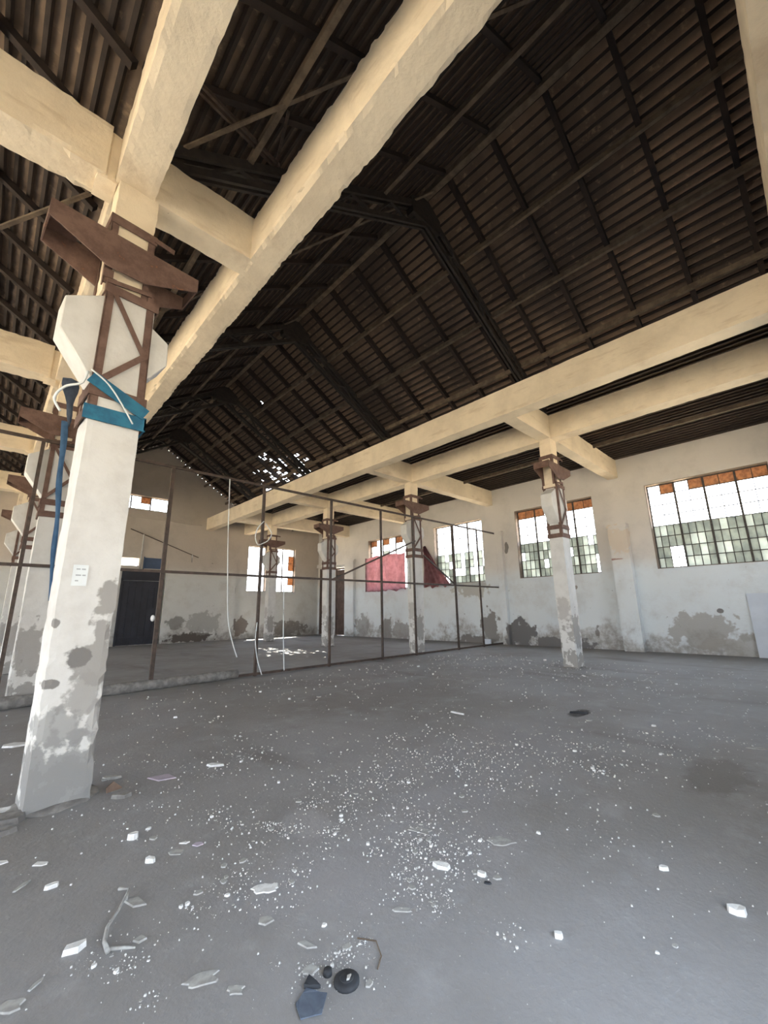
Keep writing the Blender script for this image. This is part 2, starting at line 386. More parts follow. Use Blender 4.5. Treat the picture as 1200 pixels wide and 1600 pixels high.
# ------------------------------------------------------------------ roof
def tile_slope(name, xa, za, xb, zb, y0, y1, course=.2, tw=.28, holes=None, seed=0, tilt=.045):
    """courses of overlapping clay tiles, a to b running down the slope; each tile tilted and slightly shifted"""
    rnd = random.Random(seed); bm = bmesh.new()
    d = Vector((xb-xa, 0, zb-za)); L = d.length; d.normalize(); n = d.cross(Vector((0, 1, 0)))
    if n.z < 0: n = -n
    nc = int(L/course)+1; ny = int((y1-y0)/tw)
    for i in range(nc):
        s0 = i*course; s1 = min(s0 + course*1.18, L+.05)
        for j in range(ny):
            ya = y0 + j*tw; yb = ya + tw*1.004
            p = holes(xa + d.x*s0, ya, rnd) if holes else 0
            if p == 1: continue
            lift = rnd.uniform(-.004, .006); s1 = min(s0 + course*1.18, L+.05)
            if p == 2: ya += tw*rnd.uniform(.15, .5); yb -= tw*rnd.uniform(0, .25); s1 = s0 + course*rnd.uniform(.8, 1)
            a = Vector((xa, 0, za)) + d*s0 + n*(lift*.5); b = Vector((xa, 0, za)) + d*s1 + n*(tilt+lift*.5)
            a -= n*.0; t = n*.018
            v = []
            for q in (a, b):
                for y in (ya, (ya+yb)/2, yb):
                    up = .012 if y == (ya+yb)/2 else 0
                    v.append(Vector((q.x, y, q.z)) + n*up)
            lo = [bm.verts.new(q) for q in v]; hi = [bm.verts.new(q+t) for q in v]
            for k in (0, 1):
                bm.faces.new((lo[k], lo[k+1], lo[k+4], lo[k+3])); bm.faces.new((hi[k+3], hi[k+4], hi[k+1], hi[k]))
                bm.faces.new((lo[k], hi[k], hi[k+1], lo[k+1])); bm.faces.new((lo[k+3], lo[k+4], hi[k+4], hi[k+3]))
            bm.faces.new((lo[0], lo[3], hi[3], hi[0])); bm.faces.new((lo[2], hi[2], hi[5], lo[5]))
    me = bpy.data.meshes.new(name); bm.to_mesh(me); bm.free(); o = bpy.data.objects.new(name, me); C.objects.link(o); me.materials.append(M['tile'])
    return struct(o)
def right_holes(x, y, rnd):
    e = ((x-9.9)/1.1)**2 + ((y-18.2)/2.6)**2
    if e < 1: return 1 if rnd.random() < .07*(1-e*.6) else (2 if rnd.random() < .22 else 0)
    if y > 8 and rnd.random() < .001: return 2
    return 0
tile_slope('ceiling', XR, ZR+.1, 11.45, roof_z(11.45)+.1, YF-.3, YG+.3, holes=right_holes, seed=1)
tile_slope('ceiling', XR, ZR+.1, .3, roof_z(.3)+.1, YF-.3, YG+.3, seed=2, holes=lambda x, y, r: 0)
tile_slope('ceiling', 11.3, 7.62, 17.5, 7.13, YF-.3, YG+.3, seed=3, tilt=.018)
tile_slope('ceiling', -5, 7.45+SL*5.3, .35, 7.42, YF-.3, YG+.3, seed=4)
tile_slope('ceiling', -5, 7.45+SL*5.3, -10.7, 7.12, YF-.3, YG+.3, seed=5, course=.4, tw=.6, tilt=.03)
def battens(xa, za, xb, zb, course=.2):
    b = bmesh.new(); d = Vector((xb-xa, 0, zb-za)); L = d.length; d.normalize(); n = d.cross(Vector((0, 1, 0)))
    if n.z < 0: n = -n
    for i in range(int(L/course)+1):
        p = Vector((xa, 0, za)) + d*(i*course+.02) - n*.03
        bar(b, (p.x, YF-.1, p.z), (p.x, YG, p.z), .055, .05, n)
    o = struct(obj('trim_10', b, 'batten'))
battens(XR, ZR+.1, 11.45, roof_z(11.45)+.1); battens(XR, ZR+.1, .3, roof_z(.3)+.1); battens(11.3, 7.62, 17.0, 7.19); battens(-5, 7.45+SL*5.3, .35, 7.42)
# ridge cap, a roll of half-round tiles
bm = bmesh.new(); tube(bm, [(XR, YF-.3, ZR+.1), (XR, YG+.3, ZR+.1)], .2, 12); struct(obj('trim_6', bm, 'tile'))

ORD = ['first', 'second', 'third', 'fourth', 'fifth', 'sixth', 'seventh', 'eighth']
# purlins (run along the hall, hung under the rafters)
def purlin(x, dz, label, slope='r', w=.075, h=.12, off=.26):
    t = bmesh.new(); zc = roof_z(x) - off
    y = YF
    while y < YG:       # timbers lapped end to end at the trusses
        y2 = min(YG, y + 5.53); k = (.012 if int(y/5) % 2 else -.012)
        bar(t, (x+k, y, zc+k), (x+k, y2+.0, zc+k*.4), w, h); y = y2
    o = obj('roof_purlin', t, 'purlin'); tag(o, label, 'roof beam')
for i, x in enumerate((7.3, 8.62, 9.98)):
    purlin(x, 0, '%s long timber purlin below the ridge under the brown tiled roof slope on the right' % ORD[i])
purlin(11.05, 0, 'lowest timber purlin of the right roof slope, just above the cream concrete beams')
purlin(6.0, 0, 'dark ridge timber at the peak of the main roof', off=.14, w=.14, h=.18)
purlin(1.9, 0, 'lowest timber purlin of the dark left roof slope, between the two near cream beams')
for i, x in enumerate((4.7, 3.35)):
    purlin(x, 0, '%s timber purlin below the ridge on the dark left roof slope' % ORD[i])
for i, x in enumerate((12.9, 14.8)): purlin(x, 0, '%s timber purlin of the low aisle roof counting from the right column row' % ORD[i], off=.18)
for i, x in enumerate((-.9, -2.4)): purlin(x, 0, '%s timber purlin of the far left roof beyond the near column' % ORD[i], off=.2)
# rafters (run down the slope above the purlins)
NM0 = ['nearest', 'second', 'third', 'farthest']
def rafters(xa, xb, side, label, group):
    first = None
    for k in range(24):
        y = YF + .55 + k*1.1
        if y > YG: break
        if first is None:
            t = bmesh.new(); za, zb = roof_z(xa + (0.001 if xb > xa else -.001)), roof_z(xb)
            bar(t, (xa, 0, za-(.09 if side > 0 else .05)), (xb, 0, zb-(.09 if side > 0 else .05)), .09, .17 if side > 0 else .1); first = obj('roof_rafter', t, 'rafter'); tag(first, label, 'rafter', group); o = first
        else: o = first.copy(); C.objects.link(o)
        o.location = (0, y, 0)
        if side:
            j = sum(1 for q in ST if q < y); pos = int((y - ([YF] + ST)[j])/1.1)
            o['label'] = label + ', ' + ORD[pos] + (' rafter before the nearest truss' if j == 0 else ' rafter beyond the ' + NM0[j-1] + ' truss')
rafters(6.0, 11.35, 1, 'dark timber rafter on the right roof slope', 'rafters of the right main slope')
rafters(6.0, .4, -1, 'dark timber rafter on the left roof slope', 'rafters of the left main slope')
rafters(.3, -4.9, 0, 'dark timber rafter of the far left roof', 'rafters of the far left roof')
# trusses: lattice chords following the slopes, over each column pair
def truss(y, label):
    r = thing('roof_truss', label, 'roof truss', (0, y, 0))
    for s, (xa, xb) in (('r', (6, 11.3)), ('l', (6, .7))):
        sg = 1 if s == 'r' else -1
        def P(x, o=0): return Vector((x, 0, ZR - SL*abs(x-XR) - .36 - o))
        b = bmesh.new()
        for yy in (-.06, .06): bar(b, P(xa)+Vector((0, yy, 0)), P(xb)+Vector((0, yy, 0)), .05, .14)
        obj('top_chord', b, 'dark_steel', r)
        b = bmesh.new()
        for yy in (-.05, .05): bar(b, P(xa, .55)+Vector((0, yy, 0)), P(xb, .25)+Vector((0, yy, 0)), .05, .1)
        obj('bottom_chord', b, 'dark_steel', r)
        b = bmesh.new(); n = 5
        for k in range(n):
            u0, u1 = k/n, (k+1)/n; x0 = xa+(xb-xa)*u0; x1 = xa+(xb-xa)*u1; xm = (x0+x1)/2
            bar(b, P(x0, .02), P(xm, .55-.3*(u0+u1)/2), .06, .05); bar(b, P(xm, .55-.3*(u0+u1)/2), P(x1, .02), .06, .05)
        obj('web_brace', b, 'dark_steel', r)
    b = bmesh.new(); prism(b, [(5.55, 10.1), (6.45, 10.1), (6.5, 10.5), (6, 10.85), (5.5, 10.5)], 'y', -.1, .1); obj('gusset_plate', b, 'dark_steel', r)
    return r
for i, y in enumerate(ST):
    truss(y+.1, ['dark lattice truss under the roof over the nearest column pair', 'dark lattice truss under the roof over the second column pair',
                'dark lattice truss over the third column pair', 'farthest dark lattice truss near the end wall'][i])
# wind braces in the plane of the left slope
for i, (a, b) in enumerate([((5.9, -.75), (1.0, 4.75)), ((5.9, 4.4), (.8, 10.2)), ((5.9, 9.9), (.8, 15.7)), ((.2, 5.75), (-4.2, 10.9))]):
    t = bmesh.new(); f = lambda p: (p[0], p[1], roof_z(p[0])-.3 if p[0] > .3 else 7.0 - .49*(p[0]-.2)*-1)
    bar(t, f(a), f(b), .05, .03)
    tag(obj('wind_brace', t, 'purlin'), ['thin steel wind brace crossing the near bay of the dark left roof slope', 'thin steel wind brace crossing the second bay of the left roof slope',
        'thin steel wind brace in the third bay of the left roof slope', 'thin steel brace under the far left roof beyond the near column'][i], 'roof brace')
t = bmesh.new()
for k in (-.035, .035): bar(t, (.85, 3.9+k, 7.45), (2.35, 4.78+k, 8.45), .035, .05)
tag(obj('knee_brace', t, 'pipe'), 'pale double angle brace between the two near cream beams high in the dark roof', 'roof brace')
t = bmesh.new(); bar(t, (1.99, 3.83, 8.15), (2.3, 4.75, 8.4), .04, .03); tag(obj('knee_brace', t, 'pipe'), 'short thin rod beside the double angle brace in the dark roof', 'roof brace')
for i, (y0, y1) in enumerate([(YF, 4.6), (4.8, 10.1)]):
    pass

# ------------------------------------------------------------------ concrete beams
BZ0, BZ1 = 6.38, 7.1
def cbeam(label, x0, x1, y0, y1, z0=BZ0, z1=BZ1, step=.1, seed=0, chip=.03, cs=.12, chipz=None):
    bm = rough_box(x0, x1, y0, y1, z0, z1, step, .012, chip, seed, cs, chipz)
    o = obj('concrete_beam', bm, 'beam'); tag(o, label, 'concrete beam'); return o
AX = (.36, .76); BX = (1.98, 2.36); CX = (8.93, 9.32); DX = (11.31, 11.72)
cbeam('long cream concrete beam running over the left column row', *AX, YF, YG, seed=1, chip=.035, step=.06, cs=.07)
cbeam('long cream concrete beam with a crumbling lower edge, next to the left column row over the open hall', *BX, YF, YG, seed=2, chip=.07, step=.05, cs=.06)
cbeam('long cream concrete beam nearer the viewer of the right pair', *CX, YF, YG, seed=3, chip=.012)
cbeam('long cream concrete beam resting on the right column row', *DX, YF, YG, seed=4, chip=.012)
NM = ['nearest', 'second', 'third', 'farthest']
for i, y in enumerate(ST):
    y1 = y+.36
    cbeam('%s short cream cross beam linking the left pair of long beams' % NM[i], AX[1]-.02, BX[0]+.02, y, y1, seed=10+i, chip=.03)
    cbeam('%s short cream cross beam linking the right pair of long beams' % NM[i], CX[1]-.02, DX[0]+.02, y, y1, seed=20+i, chip=.012)
    cbeam('%s cream cross beam from the right column row to the window wall' % NM[i], DX[1]-.02, XW+.01, y, y1, seed=30+i, chip=.012)
    b = cbeam('%s cream cross beam going left from the left column row' % NM[i], XL-.01, AX[0]-.1, y+.0, y1+.05, seed=40+i, chip=.045, step=.08, cs=.08)
    # sleeve where the left cross beam meets the column head
    bm = rough_box(AX[0]-.18, AX[0]+.02, y+.03, y1, BZ0-.03, BZ1-.08, .1, .008, .03, 50+i); s = obj('joint_sleeve', bm, 'beam', b)
cbeam('cream cross beam overhead at the near end of the hall, top right of the view', BX[1]-.02, CX[0]+.02, -.86, -.42, seed=60, chip=.02)
cbeam('cream cross beam of the near end wall over the left aisle', XL, AX[0]+.02, -.86, -.42, seed=61)
cbeam('short cream cross beam of the near end wall between the left long beams', AX[1]-.02, BX[0]+.02, -.86, -.42, seed=62)
cbeam('cream cross beam of the near end wall over the right aisle', CX[1]-.02, XW+.01, -.86, -.42, seed=63)

# ------------------------------------------------------------------ columns (origin at the front left foot; +x right along the cross axis)
def make_column(label, near=False):
    r = thing('concrete_column', label, 'column', (0, 0, 0))
    W_, D_ = .46, .38
    bm = rough_box(0, W_, 0, D_, 0, 4.95, .07, .008, .05, 3 if near else 8, .06, lambda p: 1.2 if p.z < 1.6 else .25)
    obj('shaft', bm, 'shaft_near' if near else 'shaft', r)
    bm = rough_box(-.05, W_-.1, .02, D_-.02, 4.9, BZ0+.02, .09, .006, .03, 9, .09); obj('upper_shaft', bm, 'beam', r)
    # steel cage: four corner angles
    for cx, sx in ((-.015, 1), (W_+.015, -1)):
        for cy, sy in ((-.015, 1), (D_+.015, -1)):
            b = bmesh.new(); angle(b, (cx, cy, 3.44), (cx-(.0 if sx > 0 else .03), cy, 5.06), .075, .012, ((sx, 0, 0), (0, sy, 0)))
            obj('corner_angle', b, 'rust', r)
    for z0, z1, mk in ((3.44, 3.56, 'rust'), (3.68, 3.8, 'rust'), (4.88, 4.98, 'rust')):
        b = bmesh.new()
        for y in (-.028, D_+.016): box(b, -.03, W_+.03, y, y+.012, z0, z1)
        for x in (-.03, W_+.018): box(b, x, x+.012, -.016, D_+.016, z0, z1)
        obj('batten_band', b, mk, r)
    for y in (-.034, D_+.022):
        b = bmesh.new(); bar(b, (.02, y, 3.82), (W_-.04, y, 4.3), .012, .06, (0, 0, 1)); bar(b, (W_-.06, y, 4.28), (.06, y, 4.88), .012, .05)
        obj('diagonal_brace', b, 'rust', r)
    # narrower upper cage around the cream head
    for cx, sx in ((-.065, 1), (W_-.085, -1)):
        for cy, sy in ((0, 1), (D_, -1)):
            b = bmesh.new(); angle(b, (cx, cy, 4.98), (cx, cy, 5.86), .07, .012, ((sx, 0, 0), (0, sy, 0))); obj('corner_angle', b, 'rust', r)
    b = bmesh.new()
    for y in (-.012, D_): box(b, -.08, W_-.07, y, y+.012, 5.76, 5.87)
    for x in (-.08, W_-.085): box(b, x, x+.012, 0, D_, 5.76, 5.87)
    obj('batten_band', b, 'rust', r)
    b = bmesh.new(); bar(b, (W_-.1, -.02, 5.82), (.58, -.02, 5.8), .012, .06); obj('tie_bar', b, 'rust', r)
    # haunches on both sides, painted white
    for pts, nm in (([(-.33, 4.66), (-.33, 4.3), (0, 3.84), (0, 4.86)], 'corbel'), ([(W_, 4.72), (W_+.19, 4.6), (W_+.2, 4.32), (W_, 4.05)], 'corbel')):
        b = bmesh.new(); prism(b, pts, 'y', .03, D_-.03); bmesh.ops.bevel(b, geom=b.edges[:], offset=.01, segments=1, affect='EDGES'); obj(nm, b, 'shaft', r)
    # boat shaped steel bearing bracket: two plates joined at the ends
    pl = [(-.58, 5.36), (-.06, 5.12), (.30, 5.12), (.86, 5.37), (.86, 5.54), (-.58, 5.55)]
    for y in (-.10, D_-.05):
        b = bmesh.new(); prism(b, pl, 'y', y, y+.014); obj('bracket_plate', b, 'rust', r)
    b = bmesh.new(); box(b, -.58, -.566, -.09, D_-.04, 5.36, 5.54); box(b, .846, .86, -.09, D_-.04, 5.37, 5.53)
    box(b, -.57, -.3, -.09, D_-.04, 5.53, 5.542); obj('end_plate', b, 'rust', r)
    b = bmesh.new(); box(b, -.07, .02, -.03, -.016, 5.04, 5.14); bar(b, (-.03, -.03, 5.0), (.4, -.03, 5.07), .012, .05); obj('cleat', b, 'rust', r)
    # worn mortar fillet at the foot
    b = bmesh.new(); bmesh.ops.create_icosphere(b, subdivisions=3, radius=1)
    for v in b.verts:
        n = noise.noise(v.co*2.3)*.35; v.co = Vector((W_/2 + v.co.x*(.33+n*.14), D_/2 + v.co.y*(.27+n*.12), max(-.01, v.co.z*(.05+n*.05))))
    obj('mortar_foot', b, 'mortar', r, True)
    return r
c1 = make_column('large whitewashed column with rusty steel head in the left foreground', True); c1.location = (.45, 4.66, 0); c1.rotation_euler = (0, 0, .07)
c2 = make_column('second column of the left row, behind the big foreground column'); c2.location = (.5, 10.26, 0)
dup(c2, (.5, 15.72, 0), 'third column of the left row, partly cut off at the left edge')
dup(c2, (.5, 21.22, 0), 'farthest column of the left row at the left edge')
dup(c2, (11.3, 4.71, 0), 'free standing white column in front of the right wall windows')
dup(c2, (11.3, 10.26, 0), 'second column of the right row, standing in the line of the pipe frame')
dup(c2, (11.3, 15.72, 0), 'slender third column of the right row behind the pipe frame')
dup(c2, (11.3, 21.22, 0), 'farthest column of the right row in front of the bright end windows')

# ------------------------------------------------------------------ windows
def steel_window(n, axis, t, a0, a1, z0, z1, secs, rows, grid_rows, glaze, split=4):
    """steel window: a = along the wall; glaze(section, column, row) gives None or a material index"""
    fr = bmesh.new(); gl = bmesh.new(); sgn = 1
    def P(a, z, d=0): return (t+d, a, z) if axis == 'x' else (a, t+d, z)
    def B(bm, aa, ab, za, zb, th, mi=0):
        if axis == 'x': box(bm, t-th/2, t+th/2, aa, ab, za, zb, mi)
        else: box(bm, aa, ab, t-th/2, t+th/2, za, zb, mi)
    for aa, ab, za, zb in ((a0, a1, z0, z0+.05), (a0, a1, z1-.05, z1), (a0, a0+.05, z0, z1), (a1-.05, a1, z0, z1)): B(fr, aa, ab, za, zb, .06)
    sw = (a1-a0)/secs; rh = (z1-z0)/rows
    for s in range(1, secs): B(fr, a0+s*sw-.03, a0+s*sw+.03, z0, z1, .07)
    for r in range(1, rows): B(fr, a0, a1, z0+r*rh-.013, z0+r*rh+.013, .035)
    for s in range(secs):
        for k in range(1, split):
            full = (k*2 == split)
            B(fr, a0+s*sw+k*sw/split-.01, a0+s*sw+k*sw/split+.01, z0, z1 if full else z0+grid_rows*rh, .03)
    for s in range(secs):
        for r in range(rows):
            nk = split if r < grid_rows else 2
            for k in range(nk):
                g = glaze(s, k, r)
                if g is None: continue
                u0 = a0+s*sw+k*sw/nk; B(gl, u0+.01, u0+sw/nk-.01, z0+r*rh+.01, z0+(r+1)*rh-.01, .006, g)
    o = struct(obj('window_%d' % n, fr, 'barred'))
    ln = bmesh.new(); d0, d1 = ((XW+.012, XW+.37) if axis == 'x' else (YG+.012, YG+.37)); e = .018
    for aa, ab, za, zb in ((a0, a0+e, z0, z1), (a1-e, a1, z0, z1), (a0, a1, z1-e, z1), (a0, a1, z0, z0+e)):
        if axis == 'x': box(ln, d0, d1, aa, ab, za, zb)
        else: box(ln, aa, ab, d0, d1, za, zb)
    obj('reveal_shade_liner', ln, 'reveal', o)  # added liner that darkens the reveal as shade would
    if len(gl.verts): g = obj('window_glass', gl, ['glass_dirty', 'glass_pale', 'glass_orange', 'glass_pale'], o)
    else: gl.free()
    return o
r1 = random.Random(3)
def g1(s, k, r):
    if r == 7: return 2 if r1.random() < .95 else None
    if r >= 4: return None
    if s == 3 and r in (0, 1) and k in (1, 0): return None     # broken panes near the left jamb
    return 1 if r1.random() < .45 else 0
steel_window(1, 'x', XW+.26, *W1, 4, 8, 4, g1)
def g2(s, k, r):
    if r == 7: return 2 if r1.random() < .85 else None
    if r >= 4: return None
    return None if r1.random() < .12 else (1 if r1.random() < .35 else 0)
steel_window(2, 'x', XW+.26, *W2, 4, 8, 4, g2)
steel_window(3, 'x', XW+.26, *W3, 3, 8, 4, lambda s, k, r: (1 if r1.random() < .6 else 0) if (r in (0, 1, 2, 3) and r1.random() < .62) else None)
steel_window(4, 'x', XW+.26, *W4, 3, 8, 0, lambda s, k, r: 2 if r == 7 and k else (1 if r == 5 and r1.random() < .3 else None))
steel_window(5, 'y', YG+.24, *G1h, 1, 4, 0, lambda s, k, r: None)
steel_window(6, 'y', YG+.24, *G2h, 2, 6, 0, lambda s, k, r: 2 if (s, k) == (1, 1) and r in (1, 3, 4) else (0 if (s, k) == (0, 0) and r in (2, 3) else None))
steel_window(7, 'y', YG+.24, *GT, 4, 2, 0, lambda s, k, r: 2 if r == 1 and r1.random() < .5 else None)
# sills
bm = bmesh.new()
for h in (W1, W2, W3, W4): box(bm, XW-.015, XW+.38, h[0]-.02, h[1]+.02, h[2]-.05, h[2])
struct(obj('trim_7', bm, 'wall'))

# doors
def plank_door(name, axis, pts, mat, label=None):
    a0, a1, z0, z1 = pts; b = bmesh.new()
    t0 = XW+.1 if axis == 'x' else YG-.04
    def B(bm, u0, u1, v0, v1, d0, d1):
        if axis == 'x': box(bm, t0-d1, t0-d0, u0, u1, v0, v1)
        else: box(bm, u0, u1, t0-d1, t0-d0, v0, v1)
    n = 6; w_ = (a1-a0)/n
    for k in range(n): B(b, a0+k*w_+.004, a0+(k+1)*w_-.004, z0+.02, z1-.04, 0, .035)
    for z in (z0+.25, (z0+z1)/2, z1-.35): B(b, a0+.04, a1-.04, z, z+.14, .035, .06)
    o = struct(obj(name, b, mat))
    f = bmesh.new(); B(f, a0-.08, a0, z0, z1+.06, -.04, .07); B(f, a1, a1+.08, z0, z1+.06, -.04, .07); B(f, a0-.08, a1+.08, z1-.02, z1+.08, -.04, .07); obj('door_frame', f, mat, o)
    h = bmesh.new(); B(h, a1-.2, a1-.17, z0+1.05, z0+1.25, .06, .09); obj('door_handle', h, 'barred', o)
plank_door('door_1', 'x', (DR[0]+.08, DR[1]-.08, 0, 4.3), 'doorbrown')
plank_door('door_2', 'x', (DK[0]+.08, DK[1]-.08, 0, 4.4), 'doorbrown')
plank_door('door_3', 'y', (4.96, 6.8, 0.02, 3.3), 'navy')
b = bmesh.new(); box(b, 4.88, 6.88, YG-.08, YG-.01, 3.36, 3.83); box(b, 4.88, 6.88, YG-.12, YG-.01, 3.80, 3.86); struct(obj('trim_8', b, 'navy'))
b = bmesh.new(); box(b, 5.85, 6.84, YG-.06, YG-.004, 3.93, 4.5); box(b, 5.8, 5.84, YG-.07, YG, 3.88, 4.55)
tag(obj('sheet_panel', b, 'bluepanel'), 'dusty blue sheet panel fixed above the dark door on the end wall', 'panel')
# thin pipes and a ledge on the end wall
b = bmesh.new(); box(b, 3.2, 8.7, YG-.05, YG, 6.6, 6.67); struct(obj('trim_9', b, 'gable'))
t = thing('stair_rail', 'thin sloping pipe rail with uprights on the end wall beside the dark door', 'rail', (5, YG, 4))
b = bmesh.new(); tube(b, [(0, -.08, 1.97), (3.6, -.08, .7)], .022); tube(b, [(4.4, -.08, .42), (6.1, -.08, -.2)], .018); obj('rail', b, 'pipe', t)
for x, z0, z1 in ((.65, -.1, 1.75), (3.25, -.2, .85)):
    b = bmesh.new(); tube(b, [(x, -.08, z0), (x, -.08, z1)], .03); obj('upright', b, 'gable', t)
# portal lintel shadow gap: projecting beam block on the end wall beside the corner
# curtains
def curtain(name, label, y0, y1, z0, z1, x, seed, ragged=.15, shape=None):
    b = bmesh.new(); ny, nz = 40, 30; g = []
    for i in range(nz+1):
        row = []
        for j in range(ny+1):
            u, v = j/ny, i/nz; yy = y0+(y1-y0)*u
            if shape: yy = shape(u, v)
            zz = z0+(z1-z0)*v
            if i == 0: zz += ragged*noise.noise(Vector((u*7, seed, 0)))
            if i == nz: zz += ragged*.6*noise.noise(Vector((u*5, seed, 9)))
            row.append(b.verts.new((x + .05*math.sin(u*26+seed) + .04*noise.noise(Vector((u*4, v*3, seed))), yy, zz)))
        g.append(row)
    for i in range(nz):
        for j in range(ny): b.faces.new((g[i][j], g[i][j+1], g[i+1][j+1], g[i+1][j]))
    bmesh.ops.solidify(b, geom=b.faces[:], thickness=.004)
    o = obj(name, b, 'cloth_pink', None, True); tag(o, label, 'curtain'); return o
curtain('curtain', 'faded pink curtain covering the lower part of the barred window beside the brown door', 16.1, 19.55, 2.65, 4.75, XW-.12, 1)
curtain('curtain', 'narrow faded pink curtain hanging at the left side of the large open window', 13.0, 14.6, 2.7, 4.9, XW-.12, 2, .2,
        lambda u, v: 14.75 - u*(1.75*(1-v)**1.1 + .12) - .1*v)

# white board against the right wall
t = bmesh.new(); bar(t, (XW-.14, 1.0, .0), (XW-.03, 1.0, 1.87), 1.35, .03, (1, 0, 0)); tag(obj('white_board', t, 'white'), 'plain white board leaning on the right wall under the big window, at the right edge', 'board')
t = bmesh.new(); box(t, 0, .06, 0, .32, 0, .22); o = obj('plaster_block', t, 'white', loc=(XW-.5, 10.6, .0)); tag(o, 'small white block lying by the patched wall at the right end of the pipe frame', 'block')

# ------------------------------------------------------------------ pipe frame across the hall
fr = thing('pipe_frame', 'tall brown pipe frame of rectangular bays standing across the hall', 'frame', (0, 10.2, 0))
ZF, ZM = 4.97, 2.48
for x, r_, zt in ((.36, .03, ZF), (2.79, .04, ZF), (5.16, .035, ZF), (7.45, .03, ZF), (9.57, .028, ZF), (11.2, .03, ZF), (13.66, .035, ZF), (15.4, .025, ZF), (17.0, .03, ZF)):
    b = bmesh.new(); box(b, x-r_, x+r_, -.03, .03, 0, zt); obj('post', b, 'pipe', fr)
for z in (.05, ZM, ZF):
    b = bmesh.new(); box(b, -.6 if z > 1 else 2.79, 17.0, -.035 if z != ZM else -.045, .025, z-.028, z+.028); obj('rail', b, 'pipe', fr)
for a, c in (((7.49, 2.47), (11.3, 4.05)), ((11.76, 3.55), (13.6, 2.52))):
    b = bmesh.new(); bar(b, (a[0], -.02, a[1]), (c[0], -.02, c[1]), .04, .05); obj('brace', b, 'pipe', fr)
b = bmesh.new(); bmesh.ops.create_uvsphere(b, u_segments=12, v_segments=8, radius=.07)
for v in b.verts: v.co.x *= .6; v.co += Vector((2.68, -.06, 1.46))
obj('round_reflector', b, 'plaster', fr, True)
# cords hanging from the frame
def cord(label, pts, r=.012, mat='paper', name='hanging_cord'):
    b = bmesh.new(); P = [Vector(p) for p in pts]; out = []
    for i in range(len(P)-1):
        p0, p1, p2, p3 = P[max(i-1, 0)], P[i], P[i+1], P[min(i+2, len(P)-1)]
        for k in range(6):
            t = k/6; out.append(.5*((2*p1)+(p2-p0)*t+(2*p0-5*p1+4*p2-p3)*t*t+(3*p1-p0-3*p2+p3)*t**3))
    out.append(P[-1]); tube(b, out, r, 6); tag(obj(name, b, mat, None, True), label, 'cord')
cord('long white cord hanging down between the first two clear bays of the pipe frame', [(4.15, 10.16, 4.95), (4.18, 10.1, 3.57), (4.25, 10.1, 2.44), (4.33, 10.1, 1.46), (4.45, 10.1, .95), (4.62, 10.1, .5)], .013)
cord('white cord trailing to the floor just right of the second bay post', [(5.1, 10.1, 1.3), (5.08, 10.1, .85), (5.16, 10.1, .4), (5.3, 10.1, .02)], .012)
cord('white twisted strip hanging low in the third bay of the pipe frame', [(5.86, 10.17, 2.48), (5.85, 10.1, 1.5), (5.87, 10.1, .9), (5.93, 10.1, .06)], .014)
cord('loop of white wire tied on a frame post before the bright end windows', [(5.15, 10.12, 3.95), (4.98, 10.1, 3.75), (4.92, 10.1, 3.5), (5.0, 10.1, 3.3), (5.16, 10.12, 3.35), (5.3, 10.1, 3.45), (5.38, 10.1, 3.65), (5.2, 10.12, 3.9)], .014)
# concrete pole lying behind the frame
b = bmesh.new(); P = [(.2+i*.25, 10.0+.012*i+.01*math.sin(i*2.1), .1) for i in range(19)]
tube(b, P, [.105+.008*math.sin(i*1.7) for i in range(19)], 14)
tag(obj('concrete_pole', b, 'mortar', None, True), 'grey concrete pole lying on the floor at the foot of the pipe frame', 'pole')

# ------------------------------------------------------------------ cloths and papers on the columns
def band(b, y, pts, w):
    pass
fx, fy = .445, 4.68
b = bmesh.new()
box(b, fx-.04, fx+.505, fy-.05, fy-.036, 3.42, 3.57); box(b, fx+.49, fx+.505, fy-.05, fy+.42, 3.43, 3.56)
bar(b, (fx-.02, fy-.06, 3.86), (fx+.49, fy-.06, 3.60), .012, .13)
tag(obj('blue_cloth', b, 'blue'), 'blue cloth strips wrapped round the steel head of the foreground column', 'cloth')
cord('thin white cord slanting over the blue cloth on the foreground column', [(fx-.03, fy-.08, 3.92), (fx+.12, fy-.08, 3.82), (fx+.25, fy-.08, 3.66), (fx+.38, fy-.08, 3.46)], .008, name='thin_rope')
b = bmesh.new(); n = 8; pv = None
for i in range(n+1):
    u = i/n; w_ = .13*(1-u)**.8*(1+.25*math.sin(u*9)); x = fx-.16+.05*u; z = 3.84-.5*u
    q = [b.verts.new((x-w_/2, fy+.12, z)), b.verts.new((x, fy+.06, z-.01)), b.verts.new((x+w_/2, fy+.12, z))]
    if pv: b.faces.new((pv[0], pv[1], q[1], q[0])); b.faces.new((pv[1], pv[2], q[2], q[1]))
    pv = q
bmesh.ops.solidify(b, geom=b.faces[:], thickness=.006)
tag(obj('plastic_rag', b, 'bluegrey', None, True), 'grey blue rag hanging from the left side of the foreground column head', 'rag')
cord('loop of white cord behind the hanging rag on the foreground column', [(fx-.05, fy-.02, 3.92), (fx-.08, fy-.02, 3.78), (fx-.2, fy+.05, 3.72), (fx-.26, fy+.1, 3.6), (fx-.2, fy+.1, 3.48)], .012, name='thin_rope')
b = bmesh.new(); box(b, fx+.085, fx+.2, fy-.022, fy-.018, 1.81, 2.0)
nt_ = obj('paper_notice', b, 'paper'); tag(nt_, 'small white paper notice stuck on the foreground column', 'notice')
b = bmesh.new()
for k, (u0, u1, z) in enumerate(((.11, .14, 1.955), (.15, .18, 1.955), (.11, .15, 1.90), (.16, .185, 1.90), (.11, .135, 1.85))): box(b, fx+u0, fx+u1, fy-.024, fy-.022, z, z+.012)
